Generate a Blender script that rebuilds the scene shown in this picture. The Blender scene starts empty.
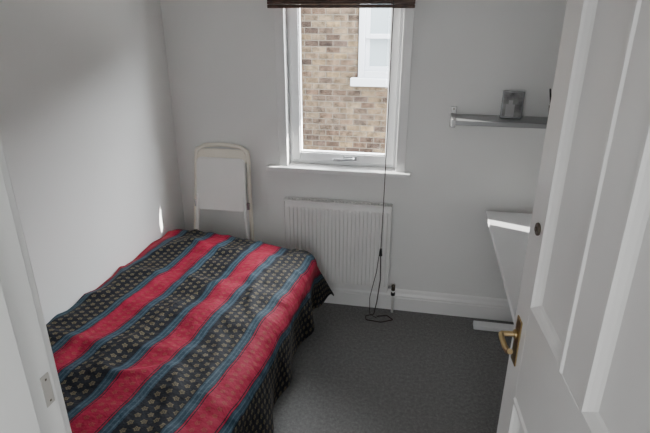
import bpy, bmesh, math, random
from mathutils import Vector, Matrix, noise
random.seed(4)
S=bpy.context.scene
COL=S.collection
# ------------------------------------------------------------------ materials
def mat(name,col,rough=.5,metal=0,bump=0,bscale=50,var=0,vscale=5,spec=.5):
    m=bpy.data.materials.new(name);m.use_nodes=True
    nt=m.node_tree;b=nt.nodes["Principled BSDF"]
    b.inputs["Base Color"].default_value=(*col,1);b.inputs["Roughness"].default_value=rough
    b.inputs["Metallic"].default_value=metal
    b.inputs["Specular IOR Level"].default_value=spec
    tc=nt.nodes.new("ShaderNodeTexCoord")
    n2=nt.nodes.new("ShaderNodeTexNoise");n2.inputs["Scale"].default_value=vscale;n2.inputs["Detail"].default_value=5
    nt.links.new(tc.outputs["Object"],n2.inputs["Vector"])
    r=nt.nodes.new("ShaderNodeValToRGB")
    v=var if var else .02
    r.color_ramp.elements[0].color=(*[max(0,c*(1-v)) for c in col],1)
    r.color_ramp.elements[1].color=(*[min(1,c*(1+v)) for c in col],1)
    r.color_ramp.elements[0].position=.3;r.color_ramp.elements[1].position=.7
    nt.links.new(n2.outputs["Fac"],r.inputs["Fac"]);nt.links.new(r.outputs["Color"],b.inputs["Base Color"])
    if bump:
        n=nt.nodes.new("ShaderNodeTexNoise");n.inputs["Scale"].default_value=bscale;n.inputs["Detail"].default_value=6
        nt.links.new(tc.outputs["Object"],n.inputs["Vector"])
        bp=nt.nodes.new("ShaderNodeBump");bp.inputs["Strength"].default_value=bump;bp.inputs["Distance"].default_value=.01
        nt.links.new(n.outputs["Fac"],bp.inputs["Height"]);nt.links.new(bp.outputs["Normal"],b.inputs["Normal"])
    return m
M_wall=mat("wall_paint",(.85,.855,.845),.75,bump=.06,bscale=60,var=.015,vscale=2)
M_ceil=mat("ceiling_paint",(.87,.87,.86),.8,bump=.05)
M_gloss=mat("white_gloss_paint",(.87,.875,.87),.32,bump=.03,bscale=25)
M_door=mat("door_gloss_paint",(.76,.755,.745),.35,bump=.05,bscale=18)
M_rad=mat("radiator_enamel",(.86,.86,.85),.35)
M_upvc=mat("window_upvc",(.89,.9,.91),.3)
M_seal=mat("window_gasket",(.05,.05,.05),.6)
M_alu=mat("brushed_aluminium",(.36,.37,.375),.45,metal=.6,bump=.03,bscale=200)
M_chrome=mat("satin_steel",(.40,.40,.40),.38,metal=1)
M_brass=mat("aged_brass",(.50,.38,.20),.32,metal=1,var=.15,vscale=30)
M_darkbrass=mat("dark_bronze",(.12,.10,.08),.4,metal=.8)
M_cream=mat("chair_cream_lacquer",(.88,.84,.74),.5)
M_chairw=mat("chair_white_lacquer",(.90,.90,.88),.5)
M_desk=mat("desk_white_laminate",(.88,.89,.90),.4)
M_dark=mat("dark_plastic",(.02,.02,.022),.45)
M_cord=mat("brown_cord",(.05,.04,.035),.8)
M_bedbase=mat("bed_base_fabric",(.035,.035,.04),.9,bump=.2,bscale=300)
M_matt=mat("mattress_ticking",(.6,.6,.58),.9)
M_whitepl=mat("white_plastic",(.8,.8,.78),.4)
M_lamp=mat("lampshade_paper",(.85,.83,.78),.8)
# carpet
def carpet():
    m=mat("grey_flecked_carpet",(.1,.1,.1),.95,spec=.1);nt=m.node_tree;b=nt.nodes["Principled BSDF"]
    tc=nt.nodes.new("ShaderNodeTexCoord")
    n=nt.nodes.new("ShaderNodeTexNoise");n.inputs["Scale"].default_value=60;n.inputs["Detail"].default_value=8;n.inputs["Roughness"].default_value=.8
    n3=nt.nodes.new("ShaderNodeTexNoise");n3.inputs["Scale"].default_value=260;n3.inputs["Detail"].default_value=2
    ad=nt.nodes.new("ShaderNodeMath");ad.operation="ADD"
    mu=nt.nodes.new("ShaderNodeMath");mu.operation="MULTIPLY";mu.inputs[1].default_value=.5
    for k in (n,n3): nt.links.new(tc.outputs["Object"],k.inputs["Vector"])
    nt.links.new(n.outputs["Fac"],ad.inputs[0]);nt.links.new(n3.outputs["Fac"],ad.inputs[1]);nt.links.new(ad.outputs[0],mu.inputs[0])
    r=nt.nodes.new("ShaderNodeValToRGB");e=r.color_ramp.elements
    e[0].position=.36;e[0].color=(.11,.11,.111,1);e[1].position=.64;e[1].color=(.32,.317,.314,1)
    x=e.new(.5);x.color=(.195,.194,.192,1)
    nt.links.new(mu.outputs[0],r.inputs["Fac"]);nt.links.new(r.outputs["Color"],b.inputs["Base Color"])
    bp=nt.nodes.new("ShaderNodeBump");bp.inputs["Strength"].default_value=.4;bp.inputs["Distance"].default_value=.008
    nt.links.new(mu.outputs[0],bp.inputs["Height"]);nt.links.new(bp.outputs["Normal"],b.inputs["Normal"])
    return m
M_carpet=carpet()
def brick():
    m=mat("london_stock_brick",(.3,.2,.15),.9,spec=.2);nt=m.node_tree;b=nt.nodes["Principled BSDF"]
    tc=nt.nodes.new("ShaderNodeTexCoord")
    sx=nt.nodes.new("ShaderNodeSeparateXYZ");cx=nt.nodes.new("ShaderNodeCombineXYZ")
    nt.links.new(tc.outputs["Object"],sx.inputs[0]);nt.links.new(sx.outputs["X"],cx.inputs["X"]);nt.links.new(sx.outputs["Z"],cx.inputs["Y"])
    br=nt.nodes.new("ShaderNodeTexBrick");br.inputs["Scale"].default_value=1
    br.inputs["Brick Width"].default_value=.165;br.inputs["Row Height"].default_value=.068
    br.inputs["Mortar Size"].default_value=.006;br.inputs["Mortar Smooth"].default_value=.5;br.inputs["Bias"].default_value=0
    br.inputs["Color1"].default_value=(0,0,0,1);br.inputs["Color2"].default_value=(1,1,1,1);br.inputs["Mortar"].default_value=(.5,.5,.5,1)
    nt.links.new(cx.outputs[0],br.inputs["Vector"])
    r=nt.nodes.new("ShaderNodeValToRGB");e=r.color_ramp.elements
    e[0].position=0;e[0].color=(.035,.025,.021,1);e[1].position=1;e[1].color=(.17,.125,.07,1)
    for p,c in ((.25,(.10,.066,.045,1)),(.5,(.14,.108,.07,1)),(.75,(.065,.046,.037,1))):
        x=e.new(p);x.color=c
    nt.links.new(br.outputs["Color"],r.inputs["Fac"])
    nz=nt.nodes.new("ShaderNodeTexNoise");nz.inputs["Scale"].default_value=11;nz.inputs["Detail"].default_value=8;nz.inputs["Roughness"].default_value=.7
    nt.links.new(tc.outputs["Object"],nz.inputs["Vector"])
    mx=nt.nodes.new("ShaderNodeMix");mx.data_type="RGBA";mx.blend_type="MULTIPLY";mx.inputs["Factor"].default_value=.9
    r2=nt.nodes.new("ShaderNodeValToRGB");r2.color_ramp.elements[0].position=.38;r2.color_ramp.elements[0].color=(.32,.31,.31,1);r2.color_ramp.elements[1].position=.60;r2.color_ramp.elements[1].color=(1.4,1.35,1.3,1)
    nt.links.new(nz.outputs["Fac"],r2.inputs["Fac"]);nt.links.new(r.outputs["Color"],mx.inputs["A"]);nt.links.new(r2.outputs["Color"],mx.inputs["B"])
    mm=nt.nodes.new("ShaderNodeMix");mm.data_type="RGBA";mm.inputs["B"].default_value=(.13,.115,.092,1)
    nt.links.new(br.outputs["Fac"],mm.inputs["Factor"]);nt.links.new(mx.outputs["Result"],mm.inputs["A"])
    nt.links.new(mm.outputs["Result"],b.inputs["Base Color"])
    bp=nt.nodes.new("ShaderNodeBump");bp.invert=True;bp.inputs["Strength"].default_value=.6;bp.inputs["Distance"].default_value=.01
    nt.links.new(br.outputs["Fac"],bp.inputs["Height"]);nt.links.new(bp.outputs["Normal"],b.inputs["Normal"])
    return m
M_brick=brick()
def glass(name,t=.93,tint=(1,1,1)):
    m=bpy.data.materials.new(name);m.use_nodes=True;nt=m.node_tree;nt.nodes.clear()
    o=nt.nodes.new("ShaderNodeOutputMaterial");a=nt.nodes.new("ShaderNodeBsdfTransparent");g=nt.nodes.new("ShaderNodeBsdfGlossy")
    a.inputs["Color"].default_value=(*tint,1);g.inputs["Roughness"].default_value=.02
    x=nt.nodes.new("ShaderNodeMixShader");x.inputs[0].default_value=1-t
    nt.links.new(a.outputs[0],x.inputs[1]);nt.links.new(g.outputs[0],x.inputs[2]);nt.links.new(x.outputs[0],o.inputs[0])
    return m
M_glass=glass("clear_glass",.97)
M_outglass=mat("reflective_pane",(.26,.31,.33),.15)
def wood():
    m=mat("dark_stained_wood",(.065,.032,.022),.5,var=.5,vscale=25);return m
M_blind=wood()
def fabric():
    m=bpy.data.materials.new("striped_bedspread_cotton");m.use_nodes=True;nt=m.node_tree;N=nt.nodes;L=nt.links;b=N["Principled BSDF"]
    b.inputs["Roughness"].default_value=.75;b.inputs["Specular IOR Level"].default_value=.2
    uv=N.new("ShaderNodeUVMap");sx=N.new("ShaderNodeSeparateXYZ");L.new(uv.outputs[0],sx.inputs[0])
    def M(op,a,bb=None,c=None):
        n=N.new("ShaderNodeMath");n.operation=op
        for i,v in enumerate((a,bb,c)):
            if v is None: continue
            if isinstance(v,(int,float)): n.inputs[i].default_value=v
            else: L.new(v,n.inputs[i])
        return n.outputs[0]
    s=sx.outputs["X"];v=sx.outputs["Y"];P=.32
    t=M("ABSOLUTE",M("SUBTRACT",M("FRACT",M("ADD",M("DIVIDE",s,P),.5)),.5)) # 0..0.5
    t=M("MAXIMUM",t,M("MULTIPLY",M("GREATER_THAN",s,.50),.40))   # plain dotted border at the hem
    r=N.new("ShaderNodeValToRGB");r.color_ramp.interpolation="CONSTANT";e=r.color_ramp.elements
    red=(.235,.004,.028,1);dk=(.005,.006,.011,1);blue=(.017,.040,.060,1);lb=(.048,.080,.105,1)
    e[0].position=0;e[0].color=red
    e[1].position=.14;e[1].color=dk
    for p,c in ((.15,red),(.165,dk),(.175,blue),(.20,lb),(.212,blue),(.25,lb),(.262,blue),(.285,dk)):
        x=e.new(p);x.color=c
    L.new(t,r.inputs["Fac"])
    def dots(cell,rin,rout):
        cu=M("DIVIDE",s,cell);row=M("FLOOR",cu)
        cv=M("ADD",M("DIVIDE",v,cell),M("MULTIPLY",M("FLOORED_MODULO",row,2),.5))
        fu=M("SUBTRACT",M("FRACT",cu),.5);fv=M("SUBTRACT",M("FRACT",cv),.5)
        d=M("SQRT",M("ADD",M("MULTIPLY",fu,fu),M("MULTIPLY",fv,fv)))
        ang=M("ARCTAN2",fv,fu)
        pet=M("MULTIPLY",M("SINE",M("MULTIPLY",ang,5)),.05)
        dd=M("ADD",d,pet)
        return M("MULTIPLY",M("GREATER_THAN",dd,rin),M("LESS_THAN",dd,rout)),M("LESS_THAN",d,.07)
    ring,cen=dots(.034,.12,.27)
    mask=M("MULTIPLY",M("MAXIMUM",ring,cen),M("GREATER_THAN",t,.300))
    ring2,cen2=dots(.032,.14,.24)
    mask2=M("MULTIPLY",M("MAXIMUM",ring2,cen2),M("LESS_THAN",t,.125))
    mx=N.new("ShaderNodeMix");mx.data_type="RGBA";mx.inputs["B"].default_value=(.15,.125,.07,1)
    L.new(M("MULTIPLY",mask,.75),mx.inputs["Factor"]);L.new(r.outputs["Color"],mx.inputs["A"])
    m2=N.new("ShaderNodeMix");m2.data_type="RGBA";m2.inputs["B"].default_value=(.18,.08,.04,1)
    L.new(M("MULTIPLY",mask2,.5),m2.inputs["Factor"]);L.new(mx.outputs["Result"],m2.inputs["A"])
    L.new(m2.outputs["Result"],b.inputs["Base Color"])
    tc=N.new("ShaderNodeTexCoord");nz=N.new("ShaderNodeTexNoise");nz.inputs["Scale"].default_value=14;nz.inputs["Detail"].default_value=4
    L.new(tc.outputs["Object"],nz.inputs["Vector"])
    bp=N.new("ShaderNodeBump");bp.inputs["Strength"].default_value=.5;bp.inputs["Distance"].default_value=.03
    L.new(nz.outputs["Fac"],bp.inputs["Height"]);L.new(bp.outputs["Normal"],b.inputs["Normal"])
    return m
M_fab=fabric()
def picture():
    m=mat("monochrome_print",(.15,.15,.15),.4,var=.8,vscale=18);return m
M_pic=picture()

# ------------------------------------------------------------------ helpers
def link(o,parent=None):
    COL.objects.link(o)
    if parent: o.parent=parent
    return o
def empty(name):
    e=bpy.data.objects.new(name,None);e.empty_display_size=.1;return link(e)
def add_box(bm,lo,hi):
    r=bmesh.ops.create_cube(bm,size=1)
    for v in r["verts"]:
        v.co=Vector([(lo[i]+hi[i])/2+v.co[i]*(hi[i]-lo[i]) for i in range(3)])
def boxes(name,lst,m,parent=None,bevel=.0,seg=2,xf=None,smooth=True):
    bm=bmesh.new()
    for lo,hi in lst: add_box(bm,lo,hi)
    if xf is not None: bm.transform(xf)
    me=bpy.data.meshes.new(name);bm.to_mesh(me);bm.free()
    me.materials.append(m);o=link(bpy.data.objects.new(name,me),parent)
    if bevel:
        b=o.modifiers.new("bevel","BEVEL");b.width=bevel;b.segments=seg;b.limit_method="ANGLE"
        for p in me.polygons: p.use_smooth=True
        b.harden_normals=True
    return o
def cyl(name,p0,p1,r,m,parent=None,seg=24,r2=None,bevel=0):
    p0=Vector(p0);p1=Vector(p1);d=p1-p0
    bm=bmesh.new();bmesh.ops.create_cone(bm,cap_ends=True,segments=seg,radius1=r,radius2=r if r2 is None else r2,depth=d.length)
    q=d.to_track_quat("Z","Y").to_matrix().to_4x4();bm.transform(Matrix.Translation((p0+p1)/2)@q)
    me=bpy.data.meshes.new(name);bm.to_mesh(me);bm.free();me.materials.append(m)
    for p in me.polygons: p.use_smooth=len(p.vertices)==4
    o=link(bpy.data.objects.new(name,me),parent)
    if bevel:
        b=o.modifiers.new("bevel","BEVEL");b.width=bevel;b.segments=3;b.limit_method="ANGLE"
    return o
def tube(name,pts,r,m,parent=None,smooth=True,cyclic=False,res=8):
    cu=bpy.data.curves.new(name,"CURVE");cu.dimensions="3D";cu.bevel_depth=r;cu.bevel_resolution=4;cu.use_fill_caps=True
    if smooth:
        sp=cu.splines.new("NURBS");sp.order_u=3;sp.use_endpoint_u=True
        sp.resolution_u=res
    else: sp=cu.splines.new("POLY")
    sp.points.add(len(pts)-1)
    for i,p in enumerate(pts): sp.points[i].co=(*p,1)
    sp.use_cyclic_u=cyclic
    cu.materials.append(m)
    return link(bpy.data.objects.new(name,cu),parent)
def prism(name,prof,axis_fn,m,parent=None):
    bm=bmesh.new();a=[bm.verts.new(axis_fn(p,0)) for p in prof];b=[bm.verts.new(axis_fn(p,1)) for p in prof]
    n=len(prof)
    for i in range(n): bm.faces.new((a[i],a[(i+1)%n],b[(i+1)%n],b[i]))
    bm.faces.new(a[::-1]);bm.faces.new(b);bmesh.ops.recalc_face_normals(bm,faces=bm.faces)
    me=bpy.data.meshes.new(name);bm.to_mesh(me);bm.free();me.materials.append(m)
    return link(bpy.data.objects.new(name,me),parent)

# ------------------------------------------------------------------ room
XL,XR,YB,YD,HC=-1.47,1.0,2.82,.44,2.45
WT=.15
wx0,wx1,wz0,wz1=-.780,-.128,.90,2.02     # window opening
boxes("floor",[((XL-.1,-1.6,-.1),(XR+.1,YB+.1,0))],M_carpet)
boxes("ceiling",[((XL-.1,-1.7,HC),(XR+.1,YB+WT,HC+.1))],M_ceil)
boxes("wall_left",[((XL-.1,YD-.12,0),(XL,YB+WT,HC))],M_wall)
boxes("wall_right",[((XR,YD-.12,0),(XR+.1,YB+WT,HC))],M_wall)
boxes("wall_back",[((XL,YB,0),(wx0,YB+WT,HC)),((wx1,YB,0),(XR,YB+WT,HC)),((wx0,YB,0),(wx1,YB+WT,wz0)),((wx0,YB,wz1),(wx1,YB+WT,HC))],M_wall)
dx0,dx1,dz=-.455,.355,2.03
boxes("wall_door",[((XL,YD-.12,0),(dx0,YD,HC)),((dx1,YD-.12,0),(XR,YD,HC)),((dx0,YD-.12,dz),(dx1,YD,HC))],M_wall)
boxes("wall_hall",[((XL-.1,-1.7,0),(XR+.1,-1.6,HC))],M_wall)
boxes("wall_hall.001",[((XL-.1,-1.6,0),(XL,YD-.12,HC))],M_wall)
boxes("wall_hall.002",[((XR,-1.6,0),(XR+.1,YD-.12,HC))],M_wall)
PR=[(0,0),(.022,0),(.022,.085),(.018,.09),(.019,.1),(.012,.115),(.009,.13),(.004,.138),(0,.14)]
prism("baseboard_back",PR,lambda p,e:((XL if e==0 else XR),YB-p[0],p[1]),M_gloss)
prism("baseboard_left",PR,lambda p,e:(XL+p[0],(YD if e==0 else YB-.022),p[1]),M_gloss)
prism("baseboard_right",PR,lambda p,e:(XR-p[0],(YD if e==0 else YB-.022),p[1]),M_gloss)
fr=empty("trim_1")
boxes("lining",[((dx0,YD-.122,0),(-.43,YD+.002,dz)),((.33,YD-.122,0),(dx1,YD+.002,dz)),((dx0,YD-.122,2.005),(dx1,YD+.002,dz))],M_gloss,fr,.002)
boxes("door_stop",[((-.43,YD-.1,0),(-.417,YD-.047,2.005)),((.317,YD-.1,0),(.33,YD-.047,2.005)),((-.43,YD-.1,1.992),(.33,YD-.047,2.005))],M_gloss,fr,.002)
boxes("architrave",[((-.50,YD,0),(-.436,YD+.018,2.08)),((.336,YD,0),(.40,YD+.018,2.08)),((-.50,YD,2.014),(.40,YD+.018,2.08))],M_gloss,fr,.004)
M_strike=mat("painted_strike_metal",(.55,.53,.50),.4,metal=.2)
boxes("strike_plate",[((-.4303,.421,1.296),(-.4288,.435,1.340))],M_strike,fr,.0006)
boxes("strike_screws",[((-.4289,.427,1.301),(-.4284,.4295,1.3035)),((-.4289,.427,1.332),(-.4284,.4295,1.3345))],M_darkbrass,fr)

# ------------------------------------------------------------------ window
w=empty("window_1")
boxes("architrave",[((wx0-.042,YB-.016,wz0-.005),(wx0+.012,YB+.001,wz1+.05)),((wx1-.012,YB-.016,wz0-.005),(wx1+.042,YB+.001,wz1+.05)),((wx0-.042,YB-.016,wz1-.012),(wx1+.042,YB+.001,wz1+.05))],M_gloss,w,.004)
boxes("reveal_lining",[((wx0,YB,wz0),(wx0+.012,YB+.12,wz1)),((wx1-.012,YB,wz0),(wx1,YB+.12,wz1)),((wx0,YB,wz1-.012),(wx1,YB+.12,wz1))],M_gloss,w,.001)
fy0,fy1=YB+.05,YB+.12
a0,a1,b0,b1=wx0+.012,wx1-.012,wz0+.012,wz1-.012
def frame(name,x0,x1,z0,z1,t,y0,y1,m,bev=.004):
    return boxes(name,[((x0,y0,z0),(x0+t,y1,z1)),((x1-t,y0,z0),(x1,y1,z1)),((x0+t,y0,z0),(x1-t,y1,z0+t)),((x0+t,y0,z1-t),(x1-t,y1,z1))],m,w,bev)
frame("outer_frame",a0,a1,b0-.01,b1,.028,fy0,fy1,M_upvc)
frame("sash",a0+.016,a1-.016,b0+.012,b1-.022,.050,fy0-.018,fy1-.02,M_upvc,.006)
frame("glazing_gasket",a0+.064,a1-.064,b0+.060,b1-.070,.003,fy0-.012,fy0+.01,M_seal,.0)
boxes("glass_pane",[((a0+.064,fy0+.012,b0+.060),(a1-.064,fy0+.018,b1-.07))],M_glass,w)
boxes("sill_board",[((wx0-.11,YB-.055,wz0-.026),(wx1+.075,YB+.0,wz0)),((wx0,YB-.01,wz0-.02),(wx1,YB+.08,wz0+.002))],M_gloss,w,.006)
hz_=b0+.040;hx=-.40;hy=fy0-.018
boxes("handle_base",[((hx-.045,hy-.01,hz_-.012),(hx+.035,hy,hz_+.012))],M_alu,w,.004)
tube("handle_lever",[(hx+.015,hy-.008,hz_),(hx+.015,hy-.032,hz_),(hx-.01,hy-.036,hz_),(hx-.05,hy-.034,hz_-.004),(hx-.10,hy-.033,hz_-.006)],.008,M_alu,w)
# blind
bl=empty("wooden_blind")
bz=1.775
for i in range(9):
    z=bz+.001+i*.013
    boxes("slat_%d"%(i+1),[((-.835,YB-.085,z),(-.085,YB-.03,z+.0125))],M_blind,bl,.001)
boxes("bottom_rail",[((-.835,YB-.088,bz-.018),(-.085,YB-.028,bz))],M_blind,bl,.004)
boxes("head_rail",[((-.835,YB-.09,2.07),(-.085,YB-.018,2.12))],M_blind,bl,.003)
for k,x in enumerate((-.72,-.46,-.2)):
    tube("ladder_cord_%d"%(k+1),[(x,YB-.055,bz),(x,YB-.055,2.08)],.0025,M_cord,bl,False)
cd=YB-.105
tube("pull_cord",[(-.188,YB-.085,2.08),(-.188,cd+.01,1.8),(-.190,cd+.01,1.2),(-.190,cd,.95),(-.192,cd,.7),(-.195,cd,.45)],.0022,M_cord,bl)
cyl("cord_tassel",(-.195,cd,.41),(-.195,cd,.455),.010,M_dark,bl,r2=.005)
tube("loose_cord",[(-.195,cd,.42),(-.19,cd,.25),(-.205,cd,.1),(-.22,cd-.01,.012),(-.27,cd-.03,.006),(-.26,cd-.07,.006),(-.17,cd-.08,.006),(-.10,cd-.04,.006),(-.14,cd+.0,.006),(-.2,cd-.02,.006)],.003,M_cord,bl)
tube("side_cord",[(-.200,cd,.45),(-.215,cd,.3),(-.25,cd,.12),(-.245,cd-.01,.01),(-.2,cd-.04,.007)],.002,M_cord,bl)

# ------------------------------------------------------------------ radiator
rd=empty("radiator")
rx0,rx1,rz0,rz1=-.782,-.148,.145,.705
ry=YB-.075
bm=bmesh.new()
nf=26;pts=[]
pitch_=(rx1-rx0-.03)/nf
for i in range(nf):
    x=rx0+.015+i*pitch_
    pts+=[(x,0),(x+pitch_*.22,0),(x+pitch_*.36,-.010),(x+pitch_*.80,-.010),(x+pitch_*.94,0)]
pts=[(rx0,0.004)]+[(p[0],p[1]) for p in pts]+[(rx1,.004)]
rows=[(rz0,.006,0),(rz0+.035,.0,0),(rz0+.045,0,1),(rz1-.045,0,1),(rz1-.035,0,0),(rz1,.006,0)]
grid=[[bm.verts.new((x,ry+dy+y*k,z)) for x,y in pts] for z,dy,k in rows]
for j in range(len(rows)-1):
    for i in range(len(pts)-1): bm.faces.new((grid[j][i],grid[j][i+1],grid[j+1][i+1],grid[j+1][i]))
me=bpy.data.meshes.new("front_panel");bm.to_mesh(me);bm.free();me.materials.append(M_rad)
o=link(bpy.data.objects.new("front_panel",me),rd);sm=o.modifiers.new("thick","SOLIDIFY");sm.thickness=.012;sm.offset=-1
boxes("side_cover_left",[((rx0-.004,ry-.006,rz0+.01),(rx0+.004,YB-.02,rz1+.004))],M_rad,rd,.003)
boxes("side_cover_right",[((rx1-.004,ry-.006,rz0+.01),(rx1+.004,YB-.02,rz1+.004))],M_rad,rd,.003)
boxes("top_rim",[((rx0,ry-.006,rz1-.004),(rx1,ry+.008,rz1+.006))],M_rad,rd,.003)
boxes("top_grille",[((rx0+.01+i*.0205,ry+.006,rz1-.003),(rx0+.018+i*.0205,YB-.022,rz1+.003)) for i in range(30)]+[((rx0,YB-.03,rz1-.004),(rx1,YB-.02,rz1+.004))],M_rad,rd)
boxes("back_panel",[((rx0+.01,YB-.035,rz0+.02),(rx1-.01,YB-.027,rz1-.02))],M_rad,rd,.003)
boxes("wall_bracket",[((rx0+.1,YB-.03,rz0+.05),(rx0+.13,YB,rz1-.05)),((rx1-.13,YB-.03,rz0+.05),(rx1-.1,YB,rz1-.05))],M_rad,rd)
for k,(x,s_) in enumerate(((rx0,-1),(rx1,1))):
    cyl("valve_tail_%d"%(k+1),(x,YB-.05,rz0+.03),(x+s_*.035,YB-.05,rz0+.03),.009,M_chrome,rd)
    cyl("pipe_%d"%(k+1),(x+s_*.035,YB-.05,0),(x+s_*.035,YB-.05,rz0+.035),.0075,M_whitepl,rd)
cyl("valve_body",(rx1+.035,YB-.05,rz0+.01),(rx1+.035,YB-.05,rz0+.045),.012,M_darkbrass,rd,bevel=.003)
cyl("valve_cap",(rx1+.035,YB-.05,rz0-.025),(rx1+.035,YB-.05,rz0-.005),.013,M_dark,rd,bevel=.003)
cyl("lockshield_cap",(rx0-.035,YB-.05,rz0+.02),(rx0-.035,YB-.05,rz0+.06),.013,M_whitepl,rd,bevel=.003)

# ------------------------------------------------------------------ bed
bed=empty("single_bed")
bx0,bx1,by0,by1=-1.445,-.60,.66,2.50
boxes("mattress",[((bx0,by0,.30),(bx1,by1-.02,.505))],M_matt,bed,.05,5)
boxes("base",[((bx0+.01,by0,.13),(bx1-.01,by1-.06,.30))],M_bedbase,bed,.01)
for k,(x,y) in enumerate(((bx0+.08,by0+.1),(bx1-.06,by0+.1),(bx0+.08,by1-.16),(bx1-.06,by1-.16))):
    cyl("leg_%d"%(k+1),(x,y,0),(x,y,.135),.02,M_dark,bed,r2=.026)
def sstep(a,b,x):
    t=min(1,max(0,(x-a)/(b-a)));return t*t*(3-2*t)
W=.930;X0=-1.455;Y0=.60;R=.085
NA,NB=140,230;HANG=.33;HF=.36
amax=W-R+HANG+.05
bm=bmesh.new();uvl=bm.loops.layers.uv.new("UVMap");G=[];UVs={}
for j in range(NB+1):
    row=[]
    for i in range(NA+1):
        a=amax*i/NA
        Lf=2.65-.12*sstep(.0,W,min(a,W))-R-Y0
        bmax=Lf+HF+.04
        b=bmax*j/NB
        ex=max(0,a-(W-R));ey=max(0,b-Lf)
        e=math.hypot(ex,ey)
        ax=min(a,W-R);bb=min(b,Lf)
        x=X0+ax;y=Y0+bb
        z=.548+.050*sstep(1.5,0,bb)+.010*noise.noise((x*5,y*3.5,0))+.012*noise.noise((x*2+4,y*9,1.3))
        z-=.018*sstep(.06,0,ax)
        z-=.014*sstep(W-R-.25,W-R,ax)+.014*sstep(Lf-.25,Lf,bb)
        wr=noise.noise((x*2.2+y*1.1,y*2.0-x,11.0))
        z+=.014*max(0,1-abs(wr)*9)*(.35+.65*sstep(.2,1.6,bb))
        wr2=noise.noise((x*3.5-y*1.5,y*1.3+x*2,23.0))
        z+=.011*max(0,1-abs(wr2)*8)
        if e>0:
            cx,cy=ex/e,ey/e;s2=2*cx*cy
            if e<R*math.pi/2:
                th=e/R;out=R*math.sin(th);dr=R*(1-math.cos(th))
            else:
                k=e-R*math.pi/2;out=R+k*(.03+.30*s2);dr=R+k*(1-.36*s2)
                q=k/HANG
                out+=q*(.028*math.sin(b*17+1.5*noise.noise((b*3,0,3)))*cx*cx*(1-s2)+.022*math.sin(a*18)*cy*cy*(1-s2)+.02*noise.noise((x*6+b*4,y*6+a*4,z)))
            x+=out*cx;y+=out*cy;z-=dr
        x=max(x,XL+.006)
        z=max(z,.02)
        v=bm.verts.new((x,y,z));row.append(v)
        UX=X0+a;UY=Y0+b
        UVs[v]=((UX+.865)-.10*(UY-1.7)+.012*noise.noise((UX*2,UY*2,5)),UY+.10*UX)
    G.append(row)
for j in range(NB):
    for i in range(NA):
        f=bm.faces.new((G[j][i],G[j][i+1],G[j+1][i+1],G[j+1][i]));f.smooth=True
        for l in f.loops: l[uvl].uv=UVs[l.vert]
me=bpy.data.meshes.new("bedspread");bm.to_mesh(me);bm.free();me.materials.append(M_fab)
bs=link(bpy.data.objects.new("bedspread",me));sm=bs.modifiers.new("t","SOLIDIFY");sm.thickness=.004;sm.offset=1

# ------------------------------------------------------------------ folding chair (folded, leaning on wall)
ch=empty("folding_chair")
cxm=-1.165
lean=math.atan2(.14,1.0)
def cp(x,h,o=0):
    return (cxm+x, YB-.030-.135+ h*math.sin(lean)*.97 - o*math.cos(lean), h*math.cos(lean)+o*math.sin(lean))
tube("back_frame",[cp(-.205,0.012),cp(-.185,.45),cp(-.168,.80),cp(-.165,.93),cp(-.158,.985),cp(-.11,1.012),cp(0,1.022),cp(.11,1.012),cp(.158,.985),cp(.165,.93),cp(.168,.80),cp(.185,.45),cp(.205,.012)],.012,M_cream,ch,True)
tube("rear_legs",[cp(-.182,0.012,.03),cp(-.165,.45,.028),cp(-.150,.66,.026),cp(-.149,.72,.025)],.010,M_chairw,ch,False)
tube("rear_leg_right",[cp(.182,0.012,.03),cp(.165,.45,.028),cp(.150,.66,.026),cp(.149,.72,.025)],.010,M_chairw,ch,False)
tube("lower_rail",[cp(-.19,.22),cp(.19,.22)],.009,M_chairw,ch,False)
tube("rear_rail",[cp(-.172,.30,.03),cp(.172,.30,.03)],.009,M_chairw,ch,False)
def panel(name,x0,x1,h0,h1,rad,o,th,m):
    pts=[]
    def arc(cx,cy,a0_,a1_):
        for k in range(7):
            a=a0_+(a1_-a0_)*k/6;pts.append((cx+rad*math.cos(a),cy+rad*math.sin(a)))
    arc(x0-rad,h0+rad,-math.pi/2,0);arc(x1-rad,h1-rad,0,math.pi/2);arc(-x1+rad,h1-rad,math.pi/2,math.pi);arc(-x0+rad,h0+rad,math.pi,1.5*math.pi)
    p=prism(name,pts,lambda q,e:cp(q[0],q[1],o+(th if e else 0)),m,ch)
    b=p.modifiers.new("bev","BEVEL");b.width=.003;b.segments=2;b.limit_method="ANGLE";return p
panel("backrest",.158,.150,.90,.995,.04,-.006,.014,M_cream)
panel("seat",.158,.150,.625,.945,.03,.012,.018,M_chairw)
boxes("hinge_left",[((-.01,-.01,-.02),(.01,.01,.02))],M_chrome,ch,.002,xf=Matrix.Translation(cp(-.165,.66,.015)))
boxes("hinge_right",[((-.01,-.01,-.02),(.01,.01,.02))],M_chrome,ch,.002,xf=Matrix.Translation(cp(.165,.66,.015)))
for k,(x,o_) in enumerate(((-.205,0),(.205,0),(-.182,.03),(.182,.03))):
    c=cp(x,.0,o_);cyl("foot_%d"%(k+1),(c[0],c[1],0.0),(c[0],c[1]+.003,.03),.013,M_dark,ch)

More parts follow.
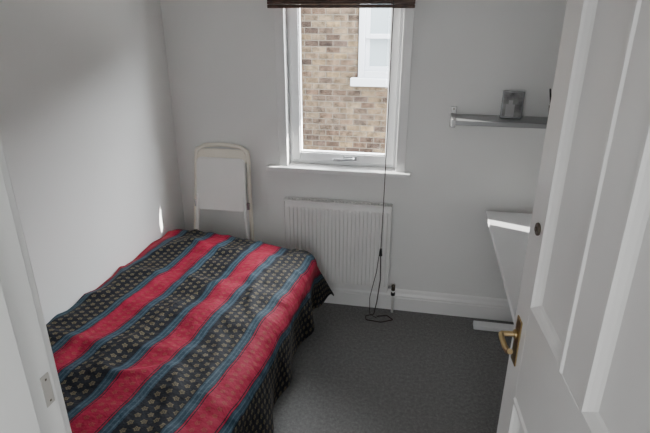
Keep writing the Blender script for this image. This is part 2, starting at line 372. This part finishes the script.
# ------------------------------------------------------------------ wall shelf
sh=empty("wall_shelf")
sy=YB-.19
boxes("board",[((.155,sy,1.212),(.97,YB-.004,1.236))],M_alu,sh,.003)
boxes("bracket_left",[((.135,sy+.0,1.200),(.155,YB,1.240)),((.135,YB-.010,1.165),(.165,YB,1.275))],M_chrome,sh,.003)
boxes("bracket_right",[((.965,sy+.0,1.200),(.985,YB,1.240)),((.955,YB-.010,1.165),(.985,YB,1.275))],M_chrome,sh,.003)
cyl("screw_top",(.150,YB-.013,1.262),(.150,YB-.009,1.262),.005,M_darkbrass,sh)
pf=empty("photo_block")
rz=Matrix.Translation((.430,YB-.085,1.2365))@Matrix.Rotation(math.radians(-8),4,"Z")@Matrix.Rotation(math.radians(-6),4,"X")
boxes("acrylic_block",[((-.052,0,0),(.052,.018,.135))],mat("dull_acrylic",(.16,.17,.18),.15),pf,.003,xf=rz)
boxes("print",[((-.046,-.0012,.008),(.046,.0002,.128))],M_pic,pf,xf=rz)
boxes("print_detail",[((-.030,-.002,.010),(.012,-.0011,.070)),((-.018,-.002,.070),(.002,-.0011,.090))],mat("print_light_grey",(.30,.30,.30),.4),pf,xf=rz)
pc=empty("pen_pot")
px,py_=.632,YB-.10
cyl("cup",(px,py_,1.2365),(px,py_,1.31),.026,M_dark,pc,r2=.032,bevel=.003)
for k,(ax,ay,hh) in enumerate(((-.020,.0,.155),(.004,.008,.172),(-.008,-.012,.145),(.018,-.004,.135))):
    cyl("pen_%d"%(k+1),(px+ax*.5,py_+ay*.5,1.245),(px+ax*1.9,py_+ay*1.6,1.236+hh),.0055,M_dark,pc,r2=.004)

# ------------------------------------------------------------------ desk
dk=empty("desk")
DX0,DX1,DY0,DY1,DZ=.368,.975,1.50,2.745,.725
boxes("top",[((DX0,DY0,DZ-.024),(DX1,DY1,DZ))],M_desk,dk,.003)
for k,y in enumerate((DY0+.10,DY1-.045)):
    boxes("foot_bar_%d"%(k+1),[((DX0+.005,y-.03,0),(DX1-.005,y+.03,.028))],M_desk,dk,.005)
    boxes("post_%d"%(k+1),[((.70,y-.025,.028),(.76,y+.025,DZ-.05))],M_desk,dk,.004)
    boxes("arm_%d"%(k+1),[((.48,y-.02,DZ-.054),(.94,y+.02,DZ-.024))],M_desk,dk,.003)
boxes("rear_beam",[((.80,DY0+.12,DZ-.13),(.82,DY1-.07,DZ-.03))],M_desk,dk,.003)

# ------------------------------------------------------------------ door
dr=empty("door_1")
hinge=Vector((.33,.44,0));lead=Vector((.266,1.198,0))
d=(hinge-lead);DW=d.length;d.normalize()
n=Vector((-d.y,d.x,0))
if n.x<0: n=-n
XF=Matrix(((d.x,n.x,0,lead.x),(d.y,n.y,0,lead.y),(0,0,1,0.006),(0,0,0,1)))
th=.042;st=.098;mt0,mt1=.330,.430
DWn=DW-.003
zr=[(0,.21),(.84,1.095),(1.89,1.985)]
fr_=[((0,0,0),(st,th,1.985)),((DWn-st,0,0),(DWn,th,1.985))]
for z0,z1 in zr: fr_.append(((st,0,z0),(DWn-st,th,z1)))
for z0,z1 in ((.21,.84),(1.095,1.89)): fr_.append(((mt0,0,z0),(mt1,th,z1)))
boxes("stiles_and_rails",fr_,M_door,dr,.002,xf=XF)
cells=[(st,mt0,.21,.84),(mt1,DWn-st,.21,.84),(st,mt0,1.095,1.89),(mt1,DWn-st,1.095,1.89)]
def moulded(name,x0,x1,z0,z1,side):
    prof=[(0,.001),(.004,-.004),(.012,-.004),(.016,.002),(.024,.010),(.030,.014),(.034,.014)]
    bm=bmesh.new();rings=[]
    for o_,y in prof:
        yy=y if side==0 else th-y
        rings.append([bm.verts.new(p) for p in ((x0+o_,yy,z0+o_),(x1-o_,yy,z0+o_),(x1-o_,yy,z1-o_),(x0+o_,yy,z1-o_))])
    for a_,b_ in zip(rings,rings[1:]):
        for i in range(4): bm.faces.new((a_[i],a_[(i+1)%4],b_[(i+1)%4],b_[i]))
    bm.faces.new(rings[-1])
    bmesh.ops.recalc_face_normals(bm,faces=bm.faces)
    bm.transform(XF);me=bpy.data.meshes.new(name);bm.to_mesh(me);bm.free();me.materials.append(M_door)
    return link(bpy.data.objects.new(name,me),dr)
for k,c in enumerate(cells):
    moulded("panel_front_%d"%(k+1),*c,0);moulded("panel_back_%d"%(k+1),*c,1)
def L(x,y,z): return tuple(XF@Vector((x,y,z)))
for side,sg,off in (("front",-1,0),("back",1,th)):
    y0_,y1_=sorted((off,off+sg*.004))
    boxes("handle_plate_"+side,[((.028,y0_,.905),(.066,y1_,1.035))],M_brass,dr,.0018,xf=XF)
    cyl("handle_boss_"+side,L(.047,off+sg*.004,.99),L(.047,off+sg*.012,.99),.012,M_brass,dr,bevel=.003)
    tube("handle_lever_"+side,[L(.047,off+sg*.01,.99),L(.047,off+sg*.030,.99),L(.048,off+sg*.042,.99),L(.062,off+sg*.044,.989),L(.09,off+sg*.042,.983),L(.112,off+sg*.040,.984),L(.124,off+sg*.038,.992)],.007,M_brass,dr)
cyl("latch_cylinder",L(.066,0,1.285),L(.066,-.006,1.285),.015,M_darkbrass,dr,bevel=.002)
cyl("latch_plug",L(.066,-.006,1.285),L(.066,-.009,1.285),.006,M_darkbrass,dr,bevel=.001)
boxes("night_latch_case",[((.02,th,1.245),(.11,th+.028,1.325))],M_brass,dr,.005,xf=XF)
for k,z in enumerate((.25,1.0,1.75)):
    cyl("hinge_%d"%(k+1),(.331,.447,z-.045),(.331,.447,z+.045),.006,M_brass,dr)

# ------------------------------------------------------------------ outside
hs=empty("neighbouring_brick_house")
HY=6.0;nx0,nx1,nz0,nz1=-.78,.25,1.03,2.75
boxes("brick_wall",[((-7,HY,-3),(nx0,HY+.3,6.5)),((nx1,HY,-3),(6,HY+.3,6.5)),((nx0,HY,-3),(nx1,HY+.3,nz0)),((nx0,HY,nz1),(nx1,HY+.3,6.5))],M_brick,hs)
def ring_(n_,x0,x1,z0,z1,t,y0,y1,m,bev=.006):
    return boxes(n_,[((x0,y0,z0),(x0+t,y1,z1)),((x1-t,y0,z0),(x1,y1,z1)),((x0+t,y0,z0),(x1-t,y1,z0+t)),((x0+t,y0,z1-t),(x1-t,y1,z1))],m,hs,bev)
M_ext=mat("exterior_white_paint",(.50,.52,.55),.5)
ring_("box_frame",nx0,nx1,nz0,nz1,.07,HY-.02,HY+.12,M_ext)
ring_("lower_sash",nx0+.07,nx1-.07,nz0+.07,1.50,.05,HY+.04,HY+.08,M_ext)
ring_("upper_sash",nx0+.07,nx1-.07,1.45,nz1-.07,.05,HY+.01,HY+.05,M_ext)
boxes("panes",[((nx0+.1,HY+.06,nz0+.1),(nx1-.1,HY+.07,nz1-.1))],M_outglass,hs)
boxes("window_cill",[((nx0-.08,HY-.09,nz0-.09),(nx1+.08,HY+.05,nz0))],M_ext,hs,.01)
boxes("yard_ground",[((-8,YB+.25,-3.1),(8,9,-3))],mat("yard_concrete",(.3,.3,.29),.9))

# ------------------------------------------------------------------ added hall ceiling lamp, out of view, carrying a fill light
hl=empty("added_hall_lamp")
cyl("rose",(.1,-.75,HC-.02),(.1,-.75,HC),.045,M_whitepl,hl)
cyl("flex",(.1,-.75,HC-.16),(.1,-.75,HC-.02),.003,M_whitepl,hl)
bm=bmesh.new();bmesh.ops.create_cone(bm,cap_ends=False,segments=40,radius1=.17,radius2=.11,depth=.18);bm.transform(Matrix.Translation((.1,-.75,HC-.24)))
me=bpy.data.meshes.new("shade");bm.to_mesh(me);bm.free();me.materials.append(M_lamp);o=link(bpy.data.objects.new("shade",me),hl);o.modifiers.new("s","SOLIDIFY").thickness=.003

# ------------------------------------------------------------------ lights
def light(name,typ,loc,energy,col=(1,1,1),target=None,**kw):
    l=bpy.data.lights.new(name,typ);l.energy=energy;l.color=col
    for k,v in kw.items(): setattr(l,k,v)
    o=link(bpy.data.objects.new(name,l));o.location=loc
    if target is not None: o.rotation_euler=(Vector(target)-Vector(loc)).to_track_quat("-Z","Y").to_euler()
    return o
sd=Vector((1,-.37,-.62))
light("sun","SUN",(-6,5,7),18.0,(1,.97,.91),target=Vector((-6,5,7))+sd,angle=math.radians(.5))
light("sky_light","AREA",(.9,4.5,2.95),1300,(.95,.98,1),target=(-.7,2.4,.9),shape="RECTANGLE",size=4.2,size_y=1.4)
light("yard_fill_light","AREA",(.7,4.6,-.9),520,(1,.98,.95),target=(-.7,2.6,1.5),shape="RECTANGLE",size=3.0,size_y=1.6)  # added area lamp aimed up through the window to brighten the upper left wall
tg=Vector((-1.47,2.665,.615));sp_=tg+Vector((3.8,1.29,2.1))
light("window_glint","SPOT",sp_,9000,(1,.97,.9),target=tg,spot_size=math.radians(3.6),spot_blend=.1,shadow_soft_size=.004)
light("hall_lamp_fill","AREA",(.1,-.75,HC-.30),6,(1,.98,.95),target=(.1,-.4,0),shape="DISK",size=.3)  # added fill light under the invented hall lamp
light("hall_fill_light","AREA",(-.2,-1.45,1.5),30,(.98,.99,1),target=(-.3,2,.9),shape="RECTANGLE",size=1.6,size_y=1.6)  # added soft fill behind the camera; the hall has no window
W_=bpy.data.worlds.new("sky");S.world=W_;W_.use_nodes=True
bg=W_.node_tree.nodes["Background"];bg.inputs[0].default_value=(.84,.91,1,1);bg.inputs[1].default_value=2.6

# ------------------------------------------------------------------ camera
cam=bpy.data.cameras.new("camera");cam.sensor_width=36;cam.lens=512/650*36;cam.clip_start=.02
co=link(bpy.data.objects.new("camera",cam));co.location=(0,0,1.75)
co.rotation_euler=(math.radians(90-22),0,math.radians(11))
S.camera=co
